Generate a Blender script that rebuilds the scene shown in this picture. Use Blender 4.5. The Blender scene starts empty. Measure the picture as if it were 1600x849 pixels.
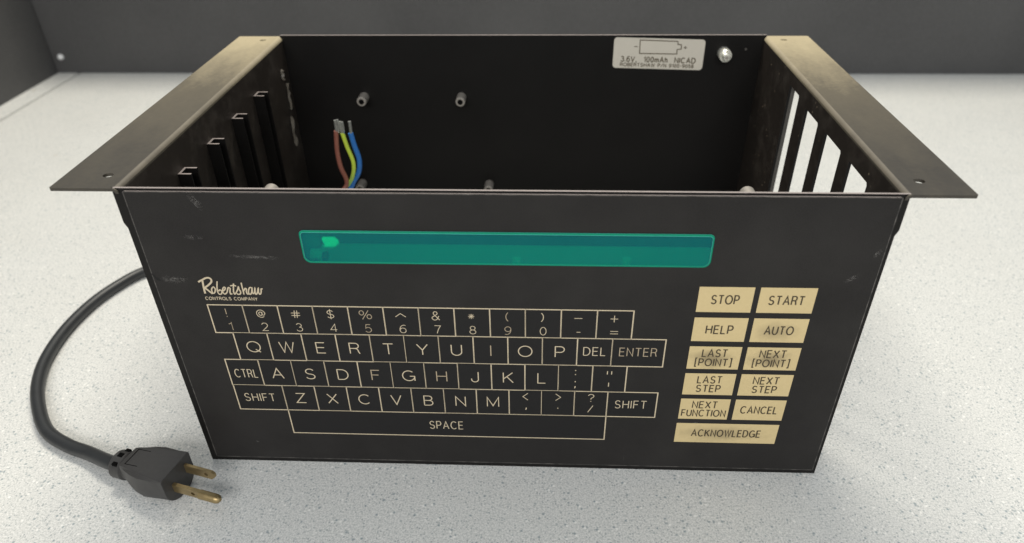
import bpy, bmesh, math, random
from mathutils import Vector, Matrix
from mathutils.geometry import tessellate_polygon
random.seed(4)
S = bpy.context.scene
COL = S.collection
MM = 0.001

# ---------------------------------------------------------------- camera
cam_d = bpy.data.cameras.new('camera'); cam = bpy.data.objects.new('camera', cam_d); COL.objects.link(cam)
cam.location = (0.0170, -0.2769, 0.3239)
cam.rotation_euler = (0.977531, 0.0122178, 0.0404899)
cam_d.sensor_width = 36.0; cam_d.lens = 36.0 * 1107.795 / 1600.0
cam_d.clip_start = 0.01; cam_d.clip_end = 50
cam_d.dof.use_dof = True; cam_d.dof.focus_distance = 0.375; cam_d.dof.aperture_fstop = 8.0
S.camera = cam

# ---------------------------------------------------------------- world, lamps, exposure
w = bpy.data.worlds.new('World'); S.world = w; w.use_nodes = True
bg = w.node_tree.nodes['Background']; bg.inputs[0].default_value = (0.90, 0.96, 1.0, 1); bg.inputs[1].default_value = 0.45

def area(name, loc, target, sx, sy, power, color):
    d = bpy.data.lights.new(name, 'AREA'); d.shape = 'RECTANGLE'; d.size = sx; d.size_y = sy
    d.energy = power; d.color = color
    o = bpy.data.objects.new(name, d); COL.objects.link(o); o.location = loc
    o.rotation_euler = (Vector(target) - Vector(loc)).to_track_quat('-Z', 'Y').to_euler()
    return o
area('ceiling_or_fill_lamp', (-0.04, 0.82, 1.70), (0.02, 0.25, 0), 1.05, 0.30, 28, (1.0, 0.94, 0.815))
area('ceiling_or_fill_lamp', (-0.10, -1.30, 0.95), (0.0, 0.05, 0.08), 1.3, 0.5, 15, (1.0, 0.98, 0.95))  # added front fill without a real source, brightens the front face
S.view_settings.view_transform = 'Standard'; S.view_settings.look = 'None'
S.view_settings.exposure = 0.10; S.view_settings.gamma = 1.0; S.view_settings.use_curve_mapping = False

# ---------------------------------------------------------------- materials
class NT:
    def __init__(s, name):
        s.m = bpy.data.materials.new(name); s.m.use_nodes = True
        s.t = s.m.node_tree; s.p = s.t.nodes['Principled BSDF']; s.out = s.t.nodes['Material Output']
    def n(s, typ, **kw):
        nd = s.t.nodes.new(typ)
        for k, v in kw.items():
            if k.startswith('i_'):
                nd.inputs[k[2:].replace('_', ' ')].default_value = v
            else: setattr(nd, k, v)
        return nd
    def l(s, a, b): s.t.links.new(a, b)
    def coord(s): return s.n('ShaderNodeTexCoord').outputs['Object']
    def pos(s): return s.n('ShaderNodeNewGeometry').outputs['Position']
    def noise(s, vec, scale, detail=3, rough=0.55):
        nd = s.n('ShaderNodeTexNoise', i_Scale=scale, i_Detail=detail, i_Roughness=rough); s.l(vec, nd.inputs['Vector']); return nd.outputs[0]
    def ramp(s, fac, stops):
        r = s.n('ShaderNodeValToRGB'); s.l(fac, r.inputs[0]); e = r.color_ramp.elements
        for i, (p, c) in enumerate(stops):
            el = e[i] if i < 2 else e.new(p)
            el.position = p; el.color = (c if isinstance(c, tuple) else (c, c, c)) + (1,)
        return r.outputs[0]
    def mix(s, fac, a, b, blend='MIX'):
        m = s.n('ShaderNodeMix', data_type='RGBA', blend_type=blend)
        for sock, v in ((m.inputs[0], fac), (m.inputs[6], a), (m.inputs[7], b)):
            if hasattr(v, 'is_linked'): s.l(v, sock)
            elif isinstance(v, tuple): sock.default_value = v + (1,)
            else: sock.default_value = v
        return m.outputs[2]
    def math(s, op, a, b):
        m = s.n('ShaderNodeMath', operation=op)
        for sock, v in zip(m.inputs, (a, b)):
            if hasattr(v, 'is_linked'): s.l(v, sock)
            else: sock.default_value = v
        return m.outputs[0]
    def math_vec(s, v, off):
        m = s.n('ShaderNodeVectorMath', operation='ADD'); s.l(v, m.inputs[0]); m.inputs[1].default_value = off
        return m.outputs[0]
    def bump(s, h, strength, dist=0.0002):
        b = s.n('ShaderNodeBump', i_Strength=strength, i_Distance=dist); s.l(h, b.inputs['Height']); s.l(b.outputs[0], s.p.inputs['Normal'])
    def base(s, c):
        if hasattr(c, 'is_linked'): s.l(c, s.p.inputs['Base Color'])
        else: s.p.inputs['Base Color'].default_value = c + (1,)
    def set(s, rough=None, metal=None, spec=None):
        if rough is not None:
            if hasattr(rough, 'is_linked'): s.l(rough, s.p.inputs['Roughness'])
            else: s.p.inputs['Roughness'].default_value = rough
        if metal is not None: s.p.inputs['Metallic'].default_value = metal
        if spec is not None: s.p.inputs['Specular IOR Level'].default_value = spec

def mat_plain(name, c, rough=0.5, metal=0.0, var=0.12, scale=300, spec=0.5, bump=0.0):
    t = NT(name); n = t.noise(t.coord(), scale)
    t.base(t.mix(n, tuple(x * (1 - var) for x in c), tuple(x * (1 + var) for x in c)))
    t.set(rough, metal, spec)
    if bump: t.bump(n, bump)
    return t.m

def mat_table():
    t = NT('speckled_laminate'); c = t.pos()
    fine = t.noise(c, 1050, 3, 0.7)
    cloud = t.noise(c, 9, 3)
    mid = t.noise(c, 760, 2, 0.5)
    col = t.mix(t.ramp(fine, [(0.36, 0.0), (0.62, 1.0)]), (0.52, 0.53, 0.52), (0.80, 0.798, 0.775))
    col = t.mix(t.ramp(mid, [(0.54, 0.0), (0.66, 0.65)]), col, (0.45, 0.475, 0.465))
    mid2 = t.noise(t.math_vec(c, (0.13, 0.4, 0.2)), 800, 2, 0.5)
    col = t.mix(t.ramp(mid2, [(0.60, 0.0), (0.70, 0.7)]), col, (0.86, 0.85, 0.82))
    # blue-grey chips of many sizes, placed irregularly
    warp = t.n('ShaderNodeTexNoise', i_Scale=260.0, i_Detail=2.0); t.l(c, warp.inputs['Vector'])
    wv = t.n('ShaderNodeVectorMath', operation='MULTIPLY_ADD'); t.l(warp.outputs['Color'], wv.inputs[0]); wv.inputs[1].default_value = (0.0011, 0.0011, 0.0011); t.l(c, wv.inputs[2])
    for sc, thr, r0, r1, amt, cc in ((690.0, 0.74, 0.14, 0.46, 0.75, (0.25, 0.29, 0.31)), (430.0, 0.86, 0.14, 0.42, 0.9, (0.24, 0.30, 0.325)), (420.0, 0.93, 0.18, 0.42, 0.9, (0.90, 0.89, 0.86))):
        v = t.n('ShaderNodeTexVoronoi', feature='F1', i_Scale=sc); t.l(wv.outputs[0], v.inputs['Vector'])
        sep = t.n('ShaderNodeSeparateColor'); t.l(v.outputs['Color'], sep.inputs[0])
        chip = t.math('MULTIPLY', t.ramp(v.outputs['Distance'], [(r0, 1.0), (r1, 0.0)]), t.math('GREATER_THAN', sep.outputs[0], thr))
        col = t.mix(t.math('MULTIPLY', chip, amt), col, cc)
    col = t.mix(t.ramp(cloud, [(0.3, 0.0), (0.75, 0.12)]), col, (0.62, 0.60, 0.54))
    vs = t.n('ShaderNodeTexVoronoi', feature='F1', i_Scale=14.0); t.l(wv.outputs[0], vs.inputs['Vector'])
    ss = t.n('ShaderNodeSeparateColor'); t.l(vs.outputs['Color'], ss.inputs[0])
    stain = t.math('MULTIPLY', t.ramp(vs.outputs['Distance'], [(0.015, 0.55), (0.06, 0.0)]), t.math('GREATER_THAN', ss.outputs[1], 0.55))
    col = t.mix(stain, col, (0.36, 0.31, 0.22))
    t.base(col); t.set(t.ramp(t.noise(c, 14, 4), [(0.3, 0.32), (0.7, 0.48)]), 0, 0.4); t.bump(fine, 0.12, 0.0002)
    return t.m

def mat_wall():
    t = NT('dark_panel_paint'); c = t.pos()
    big = t.noise(c, 7, 4); fine = t.noise(c, 900, 2)
    col = t.mix(big, (0.038, 0.0375, 0.0382), (0.092, 0.0900, 0.0895))
    col = t.mix(t.ramp(fine, [(0.35, 0.0), (0.7, 0.35)]), col, (0.14, 0.138, 0.138))
    t.base(col); t.set(0.6, 0, 0.35); t.bump(fine, 0.25, 0.0004)
    return t.m

def mat_black(name, lo, hi, rough, speck=0.0, dust_sheen=None, bumpy=0.1, spec=0.5, worn=None):
    """black powder coat; dust = (y_start, y_full) of the grime lying on it, with the back sheen painted in, world y"""
    t = NT(name); c = t.pos()
    big = t.noise(c, 28, 4, 0.6); fine = t.noise(c, 2200, 2)
    col = t.mix(big, lo, hi)
    r = t.math('ADD', rough, t.math('MULTIPLY', big, 0.12))
    if speck:
        v = t.n('ShaderNodeTexVoronoi', feature='F1', i_Scale=160.0); t.l(c, v.inputs['Vector'])
        sp = t.n('ShaderNodeSeparateColor'); t.l(v.outputs['Color'], sp.inputs[0])
        d = t.math('MULTIPLY', t.ramp(v.outputs['Distance'], [(0.04, 1.0), (0.12, 0.0)]), t.math('GREATER_THAN', sp.outputs[0], 0.72))
        col = t.mix(t.math('MULTIPLY', d, speck), col, (0.30, 0.24, 0.17))
        sm = t.ramp(t.noise(c, 60, 5, 0.7), [(0.50, 0.0), (0.8, 0.20)])
        col = t.mix(sm, col, (0.22, 0.19, 0.16))
    if dust_sheen:
        sx = t.n('ShaderNodeSeparateXYZ'); t.l(c, sx.inputs[0])
        mr = t.n('ShaderNodeMapRange'); t.l(sx.outputs[1], mr.inputs[0])
        mr.inputs[1].default_value = dust_sheen[0]; mr.inputs[2].default_value = dust_sheen[1]
        mp = t.n('ShaderNodeMapping'); t.l(c, mp.inputs[0]); mp.inputs['Rotation'].default_value = (0, 0, 0.5); mp.inputs['Scale'].default_value = (1.6, 0.6, 1)
        sm = t.noise(mp.outputs[0], 34, 5, 0.62)
        sm2 = t.noise(c, 420, 3, 0.6)
        a = t.math('ADD', t.math('MULTIPLY', t.math('POWER', mr.outputs[0], 1.3), 0.80), t.math('MULTIPLY', sm, 0.34))
        a = t.math('ADD', a, t.math('MULTIPLY', sm2, 0.16))
        fac = t.ramp(a, [(0.20, 0.02), (0.60, 0.17), (1.0, 0.82)])  # paler toward the back: dust plus painted grazing sheen
        col = t.mix(fac, col, (0.50, 0.42, 0.265))
        r = t.math('ADD', r, t.math('MULTIPLY', fac, 0.3))
        # fine scratches
        mp2 = t.n('ShaderNodeMapping'); t.l(c, mp2.inputs[0]); mp2.inputs['Rotation'].default_value = (0, 0, 0.9); mp2.inputs['Scale'].default_value = (1, 0.06, 1)
        sc = t.ramp(t.noise(mp2.outputs[0], 900, 2), [(0.70, 0.0), (0.78, 0.25)])
        col = t.mix(t.math('MULTIPLY', sc, t.ramp(t.noise(c, 40, 2), [(0.5, 0.0), (0.7, 1.0)])), col, (0.3, 0.28, 0.25))
    if worn: col = t.mix(t.ramp(t.noise(c, 45, 4, 0.6), [(0.3, worn * 0.5), (0.7, worn)]), col, (0.40, 0.345, 0.26))
    t.base(col); t.set(r, 0, spec); t.bump(fine, bumpy, 0.0001)
    return t.m

def mat_overlay():
    t = NT('black_membrane'); c = t.pos()
    fine = t.noise(c, 1800, 2); big = t.noise(c, 18, 4)
    col = t.mix(t.ramp(fine, [(0.3, 0.0), (0.7, 1.0)]), (0.0095, 0.0084, 0.0080), (0.0185, 0.0168, 0.0160))
    col = t.mix(t.ramp(big, [(0.45, 0.0), (0.75, 0.25)]), col, (0.040, 0.037, 0.035))
    mp = t.n('ShaderNodeMapping'); t.l(c, mp.inputs[0]); mp.inputs['Rotation'].default_value = (0, 0.6, 0); mp.inputs['Scale'].default_value = (1, 1, 0.05)
    sc = t.ramp(t.noise(mp.outputs[0], 800, 2), [(0.72, 0.0), (0.80, 0.20)])
    msk = t.ramp(t.noise(c, 26, 3), [(0.58, 0.0), (0.70, 1.0)])
    col = t.mix(t.math('MULTIPLY', sc, msk), col, (0.25, 0.24, 0.23))
    sm = t.noise(c, 30, 5, 0.65)
    t.base(col); t.set(t.ramp(sm, [(0.35, 0.48), (0.65, 0.68)]), 0, 0.25); t.bump(fine, 0.25, 0.0001)
    return t.m

def mat_button(name, worn):
    t = NT(name); g = t.n('ShaderNodeTexCoord'); c = t.pos()
    n = t.noise(c, 500, 3); b = t.noise(c, 40, 3)
    col = t.mix(n, (0.555, 0.435, 0.225), (0.62, 0.49, 0.26))
    col = t.mix(t.ramp(b, [(0.4, 0.0), (0.8, 0.2)]), col, (0.47, 0.365, 0.185))
    if worn:
        mp = t.n('ShaderNodeMapping'); t.l(g.outputs['Generated'], mp.inputs[0])
        d = t.n('ShaderNodeVectorMath', operation='DISTANCE'); mp.inputs['Scale'].default_value = (1, 0, 1); t.l(mp.outputs[0], d.inputs[0]); d.inputs[1].default_value = (0.45, 0, 0.45)
        k = t.math('ADD', d.outputs['Value'], t.math('MULTIPLY', t.math('SUBTRACT', t.noise(c, 130, 4), 0.5), 0.5))
        col = t.mix(t.ramp(k, [(0.08, worn), (0.46, 0.0)]), col, (0.10, 0.075, 0.045))
    t.base(col); t.set(0.5, 0, 0.4)
    return t.m

def mat_pane():
    t = NT('green_filter_acrylic'); c = t.pos()
    n = t.noise(c, 60, 4)
    t.base(t.mix(n, (0.012, 0.28, 0.38), (0.022, 0.32, 0.43))); t.set(0.14, 0, 0.22)
    tr = t.n('ShaderNodeBsdfTransparent'); tr.inputs[0].default_value = (0.05, 0.92, 0.50, 1)
    mx = t.n('ShaderNodeMixShader'); mx.inputs[0].default_value = 0.24
    t.l(tr.outputs[0], mx.inputs[1]); t.l(t.p.outputs[0], mx.inputs[2]); t.l(mx.outputs[0], t.out.inputs[0])
    return t.m

def mat_scuff():
    t = NT('scuff_mark'); c = t.pos()
    mp = t.n('ShaderNodeMapping'); t.l(c, mp.inputs[0]); mp.inputs['Scale'].default_value = (1, 1, 2.2)
    n = t.noise(mp.outputs[0], 420, 4, 0.7)
    t.base((0.42, 0.40, 0.38)); t.set(0.6)
    g = t.n('ShaderNodeTexCoord').outputs['Generated']
    d = t.n('ShaderNodeVectorMath', operation='DISTANCE'); t.l(g, d.inputs[0]); d.inputs[1].default_value = (0.4, 0.5, 0.5)
    fall = t.ramp(d.outputs['Value'], [(0.1, 1.0), (0.6, 0.0)])
    a = t.math('MULTIPLY', t.ramp(n, [(0.45, 0.0), (0.75, 0.42)]), fall)
    t.l(a, t.p.inputs['Alpha'])
    return t.m

M = dict(
    table=mat_table(), wall=mat_wall(),
    trim=mat_plain('grey_trim', (0.62, 0.63, 0.61), 0.45, var=0.05, scale=60),
    groove=mat_plain('joint_filler', (0.22, 0.21, 0.19), 0.8),  # dark filler of the table joint
    coat=mat_black('black_powder_coat', (0.0035, 0.003, 0.0028), (0.0065, 0.0055, 0.005), 0.45, speck=0.0, spec=0.22),
    inner=mat_black('dusty_black_coat', (0.013, 0.0102, 0.0085), (0.036, 0.028, 0.0225), 0.42, speck=0.85, spec=0.3),
    flange=mat_black('grimy_sheen_coat', (0.027, 0.0245, 0.0225), (0.041, 0.0365, 0.031), 0.40, dust_sheen=(0.01, 0.245), spec=0.35),
    bend=mat_black('worn_bend_coat', (0.026, 0.0245, 0.024), (0.040, 0.037, 0.034), 0.40, dust_sheen=(0.01, 0.245), worn=0.32, spec=0.35),
    lip=mat_plain('lit_lip_grey', (0.075, 0.068, 0.06), 0.5, var=0.3),
    floor=mat_plain('plated_steel', (0.56, 0.57, 0.56), 0.5, 0.0, var=0.1, scale=40),
    rim=mat_plain('pale_sheet_edge', (0.38, 0.33, 0.31), 0.35, 0.2, var=0.1, scale=200),
    overlay=mat_overlay(),
    keyface=mat_plain('key_black', (0.0115, 0.0108, 0.0112), 0.5, var=0.35, scale=1800, spec=0.2, bump=0.2),
    ink=mat_plain('gold_ink', (0.54, 0.45, 0.315), 0.5, var=0.18, scale=900),
    faint=mat_plain('worn_gold_ink', (0.37, 0.295, 0.20), 0.55, var=0.2, scale=900),
    legend=mat_plain('dark_brown_ink', (0.05, 0.035, 0.015), 0.55),
    button=mat_button('gold_button_film', 0), worn1=mat_button('worn_gold_button_film', 0.42), worn2=mat_button('stained_gold_button_film', 0.60),
    pane=mat_pane(), pane_edge=mat_plain('acrylic_edge', (0.05, 0.33, 0.26), 0.3, var=0.15, scale=80),
    scuff=mat_scuff(), notch=mat_plain('torn_black', (0.0011, 0.0011, 0.0011), 0.8),
    standoff=mat_plain('zinc_standoff', (0.33, 0.30, 0.265), 0.45, 0.3, var=0.1), brightzinc=mat_plain('bright_zinc', (0.80, 0.78, 0.70), 0.22, 0.7, var=0.08),
    nylon=mat_plain('white_nylon', (0.78, 0.80, 0.74), 0.5),
    label=mat_plain('beige_label_film', (0.60, 0.555, 0.475), 0.38, var=0.05, scale=80),
    label_ink=mat_plain('label_ink', (0.09, 0.07, 0.04), 0.5),
    tape=mat_plain('clear_glue', (0.15, 0.13, 0.105), 0.28, var=0.6, scale=120),
    rubber=mat_plain('black_cable_rubber', (0.026, 0.028, 0.030), 0.42, var=0.25, scale=120, bump=0.15),
    plug=mat_plain('black_plug_vinyl', (0.042, 0.040, 0.039), 0.48, var=0.2, scale=500, bump=0.2),
    plugdark=mat_plain('recess_shade', (0.002, 0.002, 0.002), 0.9, spec=0.1),  # near black, paints the shade inside slots, grooves and standoff holes
    brass=mat_plain('worn_brass', (0.36, 0.27, 0.135), 0.40, 0.85, var=0.35, scale=260),
    brown=mat_plain('brown_insulation', (0.235, 0.085, 0.06), 0.42, var=0.1), blue=mat_plain('blue_insulation', (0.025, 0.14, 0.42), 0.4, var=0.08),
    copper=mat_plain('tinned_strands', (0.62, 0.62, 0.58), 0.3, 0.8, var=0.3, scale=700),
    screw=mat_plain('white_screw_cap', (0.80, 0.80, 0.80), 0.4, var=0.03),
)
def mat_edgewear_highlight():
    t = NT('worn_membrane_highlight'); n = t.noise(t.pos(), 140, 4, 0.7)
    t.base(t.mix(t.ramp(n, [(0.38, 0.0), (0.68, 1.0)]), (0.026, 0.025, 0.024), (0.13, 0.12, 0.11))); t.set(0.5, 0, 0.3)
    return t.m
M['edgewear_highlight'] = mat_edgewear_highlight()
def mat_stripe():
    t = NT('green_yellow_insulation'); g = t.n('ShaderNodeTexCoord').outputs['Generated']
    sx = t.n('ShaderNodeSeparateXYZ'); t.l(g, sx.inputs[0])
    n = t.noise(t.pos(), 200, 2)
    t.base(t.mix(t.ramp(t.math('ADD', sx.outputs[2], t.math('MULTIPLY', t.math('SUBTRACT', n, 0.5), 0.1)), [(0.62, 0.0), (0.80, 1.0)]), (0.10, 0.33, 0.15), (0.46, 0.58, 0.06)))
    t.set(0.4)
    return t.m
M['gy'] = mat_stripe()

# ---------------------------------------------------------------- object helpers
WLOC = {}
def obj(name, bm, mats, parent=None, smooth=False, label=None):
    """link bm (world millimetres) as one mesh whose origin sits at the bottom centre of its box"""
    bmesh.ops.recalc_face_normals(bm, faces=bm.faces[:]) if getattr(bm, 'recalc', True) else None
    xs = [v.co for v in bm.verts]
    lo = Vector([min(c[i] for c in xs) for i in range(3)]); hi = Vector([max(c[i] for c in xs) for i in range(3)])
    o0 = Vector(((lo.x + hi.x) / 2, (lo.y + hi.y) / 2, lo.z))
    for v in bm.verts: v.co = (v.co - o0) * MM
    me = bpy.data.meshes.new(name); bm.to_mesh(me); bm.free()
    for m in (mats if isinstance(mats, (list, tuple)) else [mats]): me.materials.append(m)
    if smooth:
        for p in me.polygons: p.use_smooth = True
        try: me.set_sharp_from_angle(angle=math.radians(35))
        except Exception: pass
    o = bpy.data.objects.new(name, me); COL.objects.link(o)
    place(o, o0 * MM, parent)
    if label: o['label'] = label
    return o
def place(o, wl, parent):
    WLOC[o] = Vector(wl)
    if parent: o.parent = parent; o.location = Vector(wl) - WLOC[parent]
    else: o.location = wl
def thing(name, label, cat, loc_mm):
    o = bpy.data.objects.new(name, None); COL.objects.link(o); o.empty_display_size = 0.02
    place(o, Vector(loc_mm) * MM, None); o['label'] = label; o['category'] = cat
    return o
def newbm(): return bmesh.new()
def mapax(ax):
    return {'y': lambda a, b, t: (a, t, b), 'x': lambda a, b, t: (t, a, b), 'z': lambda a, b, t: (a, b, t)}[ax]
def plate(bm, outer, holes, t0, t1, ax, mi=0, edge_mi=None):
    """flat sheet of any outline with real holes, from t0 to t1 along ax"""
    f = mapax(ax); loops = [outer] + list(holes)
    tris = tessellate_polygon([[Vector((a, b, 0)) for a, b in lp] for lp in loops])
    flat = [p for lp in loops for p in lp]
    vs0 = [bm.verts.new(f(a, b, t0)) for a, b in flat]
    if t1 is None:
        for t in tris:
            try: fc = bm.faces.new([vs0[i] for i in t]); fc.material_index = mi
            except ValueError: pass
        return
    vs1 = [bm.verts.new(f(a, b, t1)) for a, b in flat]
    for t in tris:
        for vs in (vs0, vs1):
            try: fc = bm.faces.new([vs[i] for i in t]); fc.material_index = mi
            except ValueError: pass
    k = 0
    for lp in loops:
        n = len(lp)
        for i in range(n):
            a, b = k + i, k + (i + 1) % n
            fc = bm.faces.new([vs0[a], vs0[b], vs1[b], vs1[a]]); fc.material_index = mi if edge_mi is None else edge_mi
        k += n
def rect(x0, x1, z0, z1): return [(x0, z0), (x1, z0), (x1, z1), (x0, z1)]
def rrect(x0, x1, z0, z1, r, seg=6):
    rs = r if isinstance(r, (list, tuple)) else [r] * 4   # order: bl br tr tl
    pts = []
    for (cx, cz, a0), rr in zip(((x0, z0, 180), (x1, z0, 270), (x1, z1, 0), (x0, z1, 90)), rs):
        ox = cx + (rr if cx == x0 else -rr); oz = cz + (rr if cz == z0 else -rr)
        for i in range(seg + 1):
            a = math.radians(a0 + 90 * i / seg); pts.append((ox + rr * math.cos(a), oz + rr * math.sin(a)))
    return pts
def circ(cx, cy, r, n=20): return [(cx + r * math.cos(2 * math.pi * i / n), cy + r * math.sin(2 * math.pi * i / n)) for i in range(n)]
def box(bm, x0, x1, y0, y1, z0, z1, mi=0, bev=0):
    vs = [bm.verts.new((x, y, z)) for x in (x0, x1) for y in (y0, y1) for z in (z0, z1)]
    fs = []
    for q in ((0, 1, 3, 2), (4, 6, 7, 5), (0, 4, 5, 1), (2, 3, 7, 6), (0, 2, 6, 4), (1, 5, 7, 3)):
        fc = bm.faces.new([vs[i] for i in q]); fc.material_index = mi; fs.append(fc)
    if bev:
        es = list({e for fc in fs for e in fc.edges})
        bmesh.ops.bevel(bm, geom=es, offset=bev, segments=2, affect='EDGES', profile=0.6)
def catmull(pts, n=6, closed=False):
    P = [Vector(p) for p in pts]; out = []
    for i in range(len(P) - 1):
        p0 = P[i - 1] if i else P[0] * 2 - P[1]; p1 = P[i]; p2 = P[i + 1]; p3 = P[i + 2] if i + 2 < len(P) else P[-1] * 2 - P[-2]
        for k in range(n):
            t = k / n
            out.append(0.5 * ((2 * p1) + (p2 - p0) * t + (2 * p0 - 5 * p1 + 4 * p2 - p3) * t * t + (3 * p1 - p0 - 3 * p2 + p3) * t ** 3))
    out.append(P[-1]); return out
def tube(bm, pts, r, seg=16, mi=0, caps=True, rfun=None):
    P = [Vector(p) for p in pts]; rings = []
    up = Vector((0, 0, 1)); n = None
    for i, p in enumerate(P):
        d = (P[min(i + 1, len(P) - 1)] - P[max(i - 1, 0)]).normalized()
        if n is None:
            n = d.orthogonal().normalized()
        n = (n - d * n.dot(d)).normalized(); b = d.cross(n)
        rr = r if rfun is None else rfun(i / (len(P) - 1)) * r
        rings.append([bm.verts.new(p + (n * math.cos(2 * math.pi * k / seg) + b * math.sin(2 * math.pi * k / seg)) * rr) for k in range(seg)])
    for a, c in zip(rings, rings[1:]):
        for k in range(seg):
            fc = bm.faces.new([a[k], a[(k + 1) % seg], c[(k + 1) % seg], c[k]]); fc.material_index = mi
    if caps:
        for rg in (rings[0], rings[-1]): fc = bm.faces.new(rg); fc.material_index = mi
def ribbon(bm, pts, wd, f, t, mi=0, closed=False):
    """flat printed line of width wd along 2D pts, drawn in the plane f(.., .., t)"""
    P = [Vector(p).to_2d() for p in pts]
    Q = [P[0]]
    for p in P[1:]:
        if (p - Q[-1]).length > 1e-4: Q.append(p)
    P = Q; n = len(P)
    if n < 2: return
    L = []; R = []
    for i in range(n):
        d1 = (P[i] - P[i - 1]).normalized() if (i or closed) else None
        d2 = (P[(i + 1) % n] - P[i]).normalized() if (i < n - 1 or closed) else None
        if d1 is None: d1 = d2
        if d2 is None: d2 = d1
        n1 = Vector((-d1.y, d1.x)); n2 = Vector((-d2.y, d2.x)); m = (n1 + n2)
        m = n1 if m.length < 1e-3 else m.normalized()
        k = wd / 2 / max(0.4, m.dot(n1))
        L.append(P[i] + m * k); R.append(P[i] - m * k)
    st = 0.03 / n   # a hair of relief along the stroke, so a line never lies in its own plane where it crosses itself
    lv = [bm.verts.new(f(p.x, p.y, t - st * i)) for i, p in enumerate(L)]; rv = [bm.verts.new(f(p.x, p.y, t - st * i)) for i, p in enumerate(R)]
    for i in range(n if closed else n - 1):
        j = (i + 1) % n
        fc = bm.faces.new([lv[i], rv[i], rv[j], lv[j]]); fc.material_index = mi

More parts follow.
